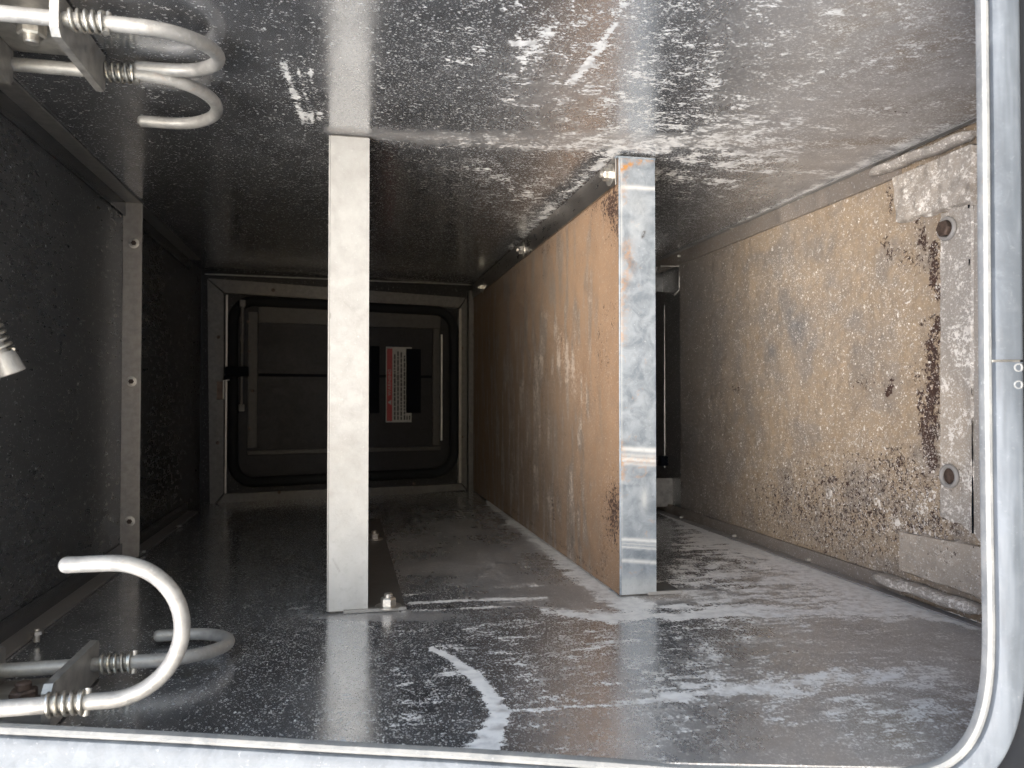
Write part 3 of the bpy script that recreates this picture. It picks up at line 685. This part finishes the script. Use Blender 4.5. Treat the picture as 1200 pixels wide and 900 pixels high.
# light wear plate at the right, pads, cleats
def wall_poly(name, pts, off0, off1, mat, nseg=26, paint=None, rough=.0025, parent=None, **kw):
    """a crusted pad on the right wall with an uneven surface; outline given where it shows in the photograph (quad)"""
    q = [on(0, XR-off1, *p) for p in pts]
    bm_v = []; N = nseg
    for i in range(N+1):
        for j in range(N+1):
            u, v = i/N, j/N; p = q[0]*(1-u)*(1-v)+q[1]*u*(1-v)+q[2]*u*v+q[3]*(1-u)*v
            e = min(u, v, 1-u, 1-v)*N
            p = p+np.array([0, (vn(p[2], .3, 90, 5)-.5)*.006 if e < 1 else 0, (vn(p[1], .7, 90, 6)-.5)*.006 if e < 1 else 0])
            h = (fbm(p[1], p[2], 90, 33)-.5)*rough*2-(.0 if e >= 1 else (off1-off0)*.5)
            bm_v.append(p-np.array([h, 0, 0]))
    m = MB(); F = [(i*(N+1)+j, (i+1)*(N+1)+j, (i+1)*(N+1)+j+1, i*(N+1)+j+1) for i in range(N) for j in range(N)]
    ring = [i*(N+1) for i in range(N+1)]+[N*(N+1)+j for j in range(1, N+1)]+[i*(N+1)+N for i in range(N-1, -1, -1)]+[j for j in range(N-1, 0, -1)]
    base = len(bm_v); bk = [np.array([XR-off0+.004, bm_v[r][1], bm_v[r][2]]) for r in ring]
    F += [(ring[k], ring[(k+1) % len(ring)], base+(k+1) % len(ring), base+k) for k in range(len(ring))]
    m.add(bm_v+bk, F, True); o = m.build(name, mat, parent, **kw)
    V = np.array(bm_v+bk); px, py = proj(V); col = np.ones((len(V), 4)); col[:, :3] = np.clip(np.stack(np.broadcast_arrays(*paint(px, py, V)), -1), 0, 1)
    a = o.data.attributes.new('stain', 'FLOAT_COLOR', 'POINT'); a.data.foreach_set('color', col.ravel()); return o
wp = empty('wear_plate', on(0, XR, 1120, 430), 'pale crusted upright plate with two bolt holes at the right wall edge', 'metal plate')
wall_poly('plate_face', [(1101, 250), (1139, 236), (1139, 625), (1101, 604)], 0, .004, M['crust'], 40,
          lambda px, py, p: (.62*(.4+fbm(p[:, 1], p[:, 2], 50, 3)), .35+.9*blob(px, py, 1115, 500, 22, 60)+.2*fbm(p[:, 1], p[:, 2], 30, 4), .5*blob(px, py, 1112, 560, 30, 22)), .0012, wp)
wall_poly('edge_trim', [(1140.5, 236), (1160, 228), (1160, 645), (1140.5, 628)], 0, .003, M['crust'], 24, lambda px, py, p: (.35+0*px, .5+0*px, 0*px), .001, wp)
m = MB(); a = on(0, XR-.003, 1140, 625); b = on(0, XR-.003, 1140, 238); m.aabox(XR-.0034, XR-.0026, a[1]-.0012, a[1]+.0012, a[2], b[2]); m.build('seam', M['black'], wp)
for (x, y, solid) in ((1110, 268, True), (1113, 558, False)):
    q = on(0, XR-.006, x, y)
    w = MB(); th = [2*math.pi*k/28 for k in range(28)]
    w.tube([q+np.array([-.001, .0125*math.cos(a), .0125*math.sin(a)]) for a in th], .0028, 8, closed=True); ww = w.build('washer', M['crust'], wp)
    m = MB(); m.prism(q+np.array([.002, 0, 0]), (-1, 0, 0), .0105, .011 if solid else .0015, 24 if not solid else 6, .15); m.build('bolt_head' if solid else 'bolt_hole', M['rusty'], wp)
tp = wall_poly('patch_plate', [(1044, 208), (1140, 166), (1140, 236), (1048, 262)], 0, .009, M['crust'], 40,
          lambda px, py, p: (.66*(.35+fbm(p[:, 1], p[:, 2], 60, 13)), .35+.5*fbm(p[:, 1], p[:, 2], 25, 14), .3*blob(px, py, 1046, 240, 5, 20)), .003)
tag(tp, 'thick pale crusted patch above the bolt on the right wall', 'metal patch')
bp = wall_poly('patch_plate', [(1052, 622), (1150, 640), (1150, 702), (1052, 668)], 0, .007, M['crust'], 40,
          lambda px, py, p: (.40*(.3+fbm(p[:, 1], p[:, 2], 90, 15)), .85+0*px, .40*fbm(p[:, 1], p[:, 2], 120, 17)), .0022)
tag(bp, 'brown gritty patch low on the right wall beside the frame', 'metal patch')
def cleat(pa, pb, wid, hgt, label):
    a = on(0, XR-.012, *pa); b = on(0, XR-.012, *pb); N = 26; m = MB(); pts = [a+(b-a)*k/N for k in range(N+1)]
    pts = [p+np.array([0, 0, .003*(vn(p[1], 0, 40, 7)-.5)]) for p in pts]
    V = []; n = 10
    for i, p in enumerate(pts):
        e = min(i, N-i); s_ = .55+.45*min(1, e/2)
        for k in range(n):
            w = 2*math.pi*k/n; cw, sw = math.cos(w), math.sin(w)
            rr = 1+.22*(vn(p[1]*1.0, k*.37, 60, 9)-.5)
            V.append(p+np.array([-hgt*s_*rr*math.copysign(abs(cw)**.6, cw), 0, wid*s_*rr*math.copysign(abs(sw)**.6, sw)]))
    F = [(i*n+k, i*n+(k+1) % n, (i+1)*n+(k+1) % n, (i+1)*n+k) for i in range(N) for k in range(n)]
    F += [tuple(range(n))[::-1], tuple(N*n+k for k in range(n))]
    m.add(V, F, True); o = m.build('cleat', M['crust']); tag(o, label, 'metal cleat')
    col = np.ones((len(V), 4)); nn = fbm(np.array(V)[:, 1], np.array(V)[:, 2], 50, 77); col[:, 0] = .35+.5*nn; col[:, 1] = .3+.4*nn; col[:, 2] = 0
    at = o.data.attributes.new('stain', 'FLOAT_COLOR', 'POINT'); at.data.foreach_set('color', col.ravel())
cleat((1022, 204), (1142, 156), .006, .010, 'rounded white crusted bar along the top right edge')
cleat((1027, 676), (1150, 716), .007, .012, 'crusted bar with pale upper side along the bottom right edge')
# small fittings deep behind the clay-coated shelf
yb = YP+.06
fb = empty('end_bracket', (XR, yb, .25), 'small dark angle brackets and rod deep behind the galvanised shelf', 'bracket')
for (pts) in ([(774, 312), (796, 312), (796, 340), (790, 346)],):
    mb = MB(); mb.tube([on(1, yb-.05, x, y) for x, y in pts], .0022, 8); mb.build('angle_edge', M['bracket'], fb)
mb = MB(); a = on(1, yb+.05, 764, 342); b = on(1, yb+.05, 794, 314); mb.box((a+b)/2, ((b-a)[0]/2, 0, 0), (0, .003, 0), (0, 0, (b-a)[2]/2), .001); mb.build('bracket_plate', M['leftw'], fb)
mb = MB(); mb.tube([on(1, yb+.04, 779, 358), on(1, yb+.04, 779, 548)], .0022, 8); mb.build('rod', M['bracket'], fb)
mb = MB(); mb.box(on(1, yb+.03, 777, 540), (.010, 0, 0), (0, .008, 0), (0, 0, .012), .003); mb.build('clip', M['black'], fb)
mb = MB(); a = on(1, yb, 764, 594); b = on(1, yb, 797, 560); mb.box((a+b)/2, ((b-a)[0]/2, 0, 0), (0, .003, 0), (0, 0, (b-a)[2]/2), .001); mb.build('lower_plate', M['bracket'], fb)

# ------------------------------------------------------------------ hooks and their brackets
RAD = .0064
def hook(S0, xj, xc, tip, R_, ret, label, group, x_start, springlen=.026):
    """rod along x through S0 (y, z), U-turn in the direction of tip (y, z)"""
    y0, z0 = S0; d = np.array([0, tip[0]-y0, tip[1]-z0]); d /= np.linalg.norm(d)
    e = empty('hook', (xj, y0, z0), label, 'hook', group)
    base = np.array([0, y0, z0]); X = np.array([1.0, 0, 0])
    pts = [base+X*x_start, base+X*(x_start+.02), base+X*xj]
    for k in range(0, 25):
        w = math.pi*k/24; pts.append(base+X*(xc+R_*math.sin(w))+d*(R_-R_*math.cos(w)))
    n_ = 6
    for k in range(1, n_+1): pts.append(base+X*(xc-ret*k/n_)+d*2*R_)
    rad = [RAD]*len(pts); endp = pts[-1]
    for (dx, rr) in ((.002, .93), (.0038, .75), (.005, .45)):
        pts.append(endp-X*dx); rad.append(RAD*rr)
    mb = MB(); mb.tube(pts, rad, 20); mb.build('hook_rod', M['hook'], e)
    x0 = xj; turns = 4.6; N = 130
    sp_ = [np.array([x0-springlen+springlen*k/N, y0+.0082*math.cos(2*math.pi*turns*k/N), z0+.0082*math.sin(2*math.pi*turns*k/N)]) for k in range(N+1)]
    mb = MB(); mb.tube(sp_, .0016, 8); mb.build('spring', M['spring'], e)
    mb = MB(); pc_ = base+X*(x0+.003)
    mb.tube([pc_-np.array([0, .3, 1])*.0098, pc_+np.array([0, .3, 1])*.0098], .0027, 10); mb.build('pin', M['steel'], e)
    mb = MB(); mb.tube([base+X*(x0-.0005), base+X*(x0+.0008)], .0100, 20); mb.build('washer', M['steel'], e)
    return e
def yz(px, py, Z): p = P(px, py, Z); return (float(p[1]), float(p[2])), float(p[0])
def dohook(rod_px, rodZ, tip_px, tipZ, label, xs_, xr=-.111):
    (s, xj), (t, xt) = yz(*rod_px, rodZ), yz(*tip_px, tipZ)
    R_ = math.hypot(t[0]-s[0], t[1]-s[1])/2
    return hook(s, xj, xr-R_-RAD, t, R_, (xr-R_-RAD)-xt, label, 'spring loaded rod hooks', xs_)
dohook((97, 823), .60, (78, 662), .60, 'big white hook at the front lower left, curling upward', -.335, -.121)
dohook((153, 776), .72, (186, 745), .83, 'lower left hook lying flat behind the big white hook', -.33)
dohook((121, 27), .64, (163, 79), .75, 'upper left hook nearest the top edge of the photo', -.335)
dohook((157, 87), .75, (167, 142), .86, 'upper left hook set lower and further back, with open curl', -.33, -.130)
def bracket(top, label):
    sg = -1 if top else 1; zw = ZT if top else ZB
    e = empty('hook_bracket', (-.27, .67, zw), label, 'bracket', 'hook brackets on the left')
    y0, y1 = .680, .804; h = .038
    for (x, nm) in ((-.232, 'side_plate'), (-.312, 'side_plate')):
        m = MB(); yy = [y0, y1]
        prof = [(y0, .002), (y1, .002), (y1, h-.004), (y1-.004, h), (y0+.006, h), (y0, h-.006)]
        V = [(x-.0035, y, zw+sg*z) for y, z in prof]+[(x+.0035, y, zw+sg*z) for y, z in prof]; n = len(prof)
        m.add(V, [tuple(range(n))[::-1], tuple(range(n, 2*n))]+[(i, (i+1) % n, (i+1) % n+n, i+n) for i in range(n)]); m.build(nm, M['bracket'], e)
    m = MB(); a, b = sorted((zw+sg*.0008, zw+sg*.0045)); m.aabox(-.308, -.236, y0, y1, a, b, .0008); m.build('base_plate', M['bracket'], e)
    q = np.array([-.268, .735, zw+sg*.0046]); bolt(e, q, (0, 0, sg), .0115, M['rusty'] if not top else M['steel'], True, 'bolt')
    return e
bracket(True, 'metal bracket plates holding the two upper left hooks')
bracket(False, 'metal bracket plates holding the two lower left hooks')
# sprung sleeve poking in at the left edge
a = P(15, 438, .72); b = P(-33, 342, .70); d = (a-b)/np.linalg.norm(a-b)
se = empty('sprung_rod', b, 'short sleeve with coil spring poking in at the left edge', 'spring rod')
mb = MB(); mb.tube([b-d*.06, b, a-d*.019], .0055, 14); mb.build('rod', M['hook'], se)
mb = MB(); mb.tube([a-d*.021, a-d*.018, a-d*.006, a-d*.001, a], [.0092, .0104, .0116, .0120, .0108], 22); mb.build('sleeve', M['hook'], se)
N = 200; e1 = np.cross(d, [0, 1, 0]); e1 /= np.linalg.norm(e1); e2 = np.cross(d, e1)
mb = MB(); mb.tube([b+d*(np.linalg.norm(a-b)-.021)*k/N+.0098*(e1*math.cos(2*math.pi*10*k/N)+e2*math.sin(2*math.pi*10*k/N)) for k in range(N+1)], .0015, 8); mb.build('spring', M['spring'], se)
mb = MB(); mb.aabox(XL+.0005, XL+.006, float(b[1])-.03, float(b[1])+.03, float(b[2])-.0, float(b[2])+.07, .001); mb.build('wall_plate', M['bracket'], se)

# ------------------------------------------------------------------ opening frame
def fpt(px, py): return on_plane(FL, FN, px, py)
def fcoord(p): return float(np.dot(p-FL, FU)), float(p[2])
raw = [(1143, -20), (1145, 150), (1147, 420), (1149, 600), (1151.5, 733), (1151, 775), (1148, 808), (1142, 838), (1132, 862), (1117, 881), (1098, 893), (1077, 899), (1050, 901),
       (900, 899), (800, 896), (667, 886), (533, 877), (400, 870), (200, 858), (0, 848)]
path = [fcoord(fpt(x+5*(x > 1000), y+3)) for x, y in raw]
sl = -0.30; st_ = ZT+.004; r = .055
zl = path[-1][1]
for k in range(9):
    w = math.radians(270-90*k/8); path.append((sl+r+r*math.cos(w), zl+.003+r+r*math.sin(w)))
for k in range(9):
    w = math.radians(180-90*k/8); path.append((sl+r+r*math.cos(w), st_-r+r*math.sin(w)))
sr = path[0][0]
for k in range(8):
    w = math.radians(90-90*k/8); path.append((sr-r+r*math.cos(w), st_-r+r*math.sin(w)))
path = np.array(path)
# resample finely for smooth corners
def resample(p, n):
    q = np.vstack([p, p[:1]]); d = np.r_[0, np.cumsum(np.hypot(*(np.diff(q, axis=0).T)))]; t = np.linspace(0, d[-1], n, endpoint=False)
    return np.stack([np.interp(t, d, q[:, 0]), np.interp(t, d, q[:, 1])], -1)
path = resample(path, 1900)
for _ in range(80): path = (path+.5*np.roll(path, 1, 0)+.5*np.roll(path, -1, 0))/2
tan = np.roll(path, -1, 0)-np.roll(path, 1, 0); tan /= np.linalg.norm(tan, axis=1)[:, None]
cen = path.mean(0); nrm = np.stack([tan[:, 1], -tan[:, 0]], -1)
if np.sum((path-cen)*nrm) < 0: nrm = -nrm
def f3(st, off): return np.array([FL[0], FL[1], 0])+FU*st[0]+np.array([0, 0, st[1]])+FN*off
def frame_part(name, prof, mat, parent, i0=None, i1=None, **kw):
    m = MB(); N = len(path); rng = list(range(N)) if i0 is None else [i % N for i in range(i0, i1+1)]
    wf = 1+.62*sst(sr-.05-path[:, 0], 0, .07)
    K = len(prof); V = [f3(path[i]+nrm[i]*(o if o < .012 else .012+(o-.012)*wf[i]), h) for i in rng for (o, h) in prof]
    F = []; L = len(rng); closed = i0 is None
    for a in range(L if closed else L-1):
        b2 = (a+1) % L
        for k in range(K): F.append((a*K+k, a*K+(k+1) % K, b2*K+(k+1) % K, b2*K+k))
    if not closed: F.append(tuple(range(K))[::-1]); F.append(tuple((L-1)*K+k for k in range(K)))
    m.add(V, F, True); return m.build(name, mat, parent, **kw)
fr = empty('opening_frame', f3((.3, ZB), 0), 'pale rounded metal frame around the opening, along the bottom and right edges', 'frame')
frame_part('inner_lip', [(0, -.006), (-.0003, -.004), (.0006, .0005), (.003, .0018), (.0056, .0006), (.0066, -.003), (.0066, -.006)], M['bead'], fr)
# joint sits where the vertical run shows a seam
jp = fcoord(fpt(1165, 421)); dj = np.hypot(path[:, 0]-jp[0], path[:, 1]-jp[1]); J = int(np.argmin(dj)); N_ = len(path)
body = [(.0068, -.006), (.0068, -.002), (.0078, .0022), (.0105, .0036), (.0135, .0042), (.0235, .0046), (.0262, .003), (.0275, .0005), (.0275, -.006)]
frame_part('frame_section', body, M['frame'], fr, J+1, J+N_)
frame_part('outer_seal', [(.0277, -.006), (.0277, .0005), (.030, .003), (.034, .0048), (.040, .0045), (.046, .003), (.055, .002), (.055, -.006)], M['rubber'], fr)
mb = MB(); q = f3(path[J]+nrm[J]*.017, -.002); mb.box(q, FU*.010, (0, 0, .004), FN*.001, .0005); mb.build('seam_backing', M['bracket'], fr)
for (x, y) in ((1189, 431), (1189, 451)):
    q = fpt(x, y)+FN*.0036; m = MB(); m.tube([q+FU*.0026*math.cos(a)+np.array([0, 0, .0026*math.sin(a)]) for a in [2*math.pi*k/20 for k in range(20)]], .0011, 8, closed=True)
    m.build('stamped_ring', M['bead'], fr)
# outer shell closing the space between the opening and the walls
m = MB(); V = []; F = []; lo_ = np.array([(XL-.06-FL[0])/FU[0], ZB-.08]); hi_ = np.array([(XR+.06-FL[0])/FU[0], ZT+.08])
for i in range(N_):
    a = path[i]+nrm[i]*.030; dd = a-cen; t = min([(hi_[k]-cen[k])/dd[k] if dd[k] > 0 else (lo_[k]-cen[k])/dd[k] for k in (0, 1) if abs(dd[k]) > 1e-9])
    b = cen+dd*t; V += [f3(a, -.0015), f3(b, -.0015), f3(b, -.012), f3(a, -.012)]
for i in range(N_):
    j = (i+1) % N_
    for k in range(4): F.append((i*4+k, i*4+(k+1) % 4, j*4+(k+1) % 4, j*4+k))
m.add(V, F); m.build('front_shell', M['shell'], None, kind='structure', label='outer body sheet around the opening')
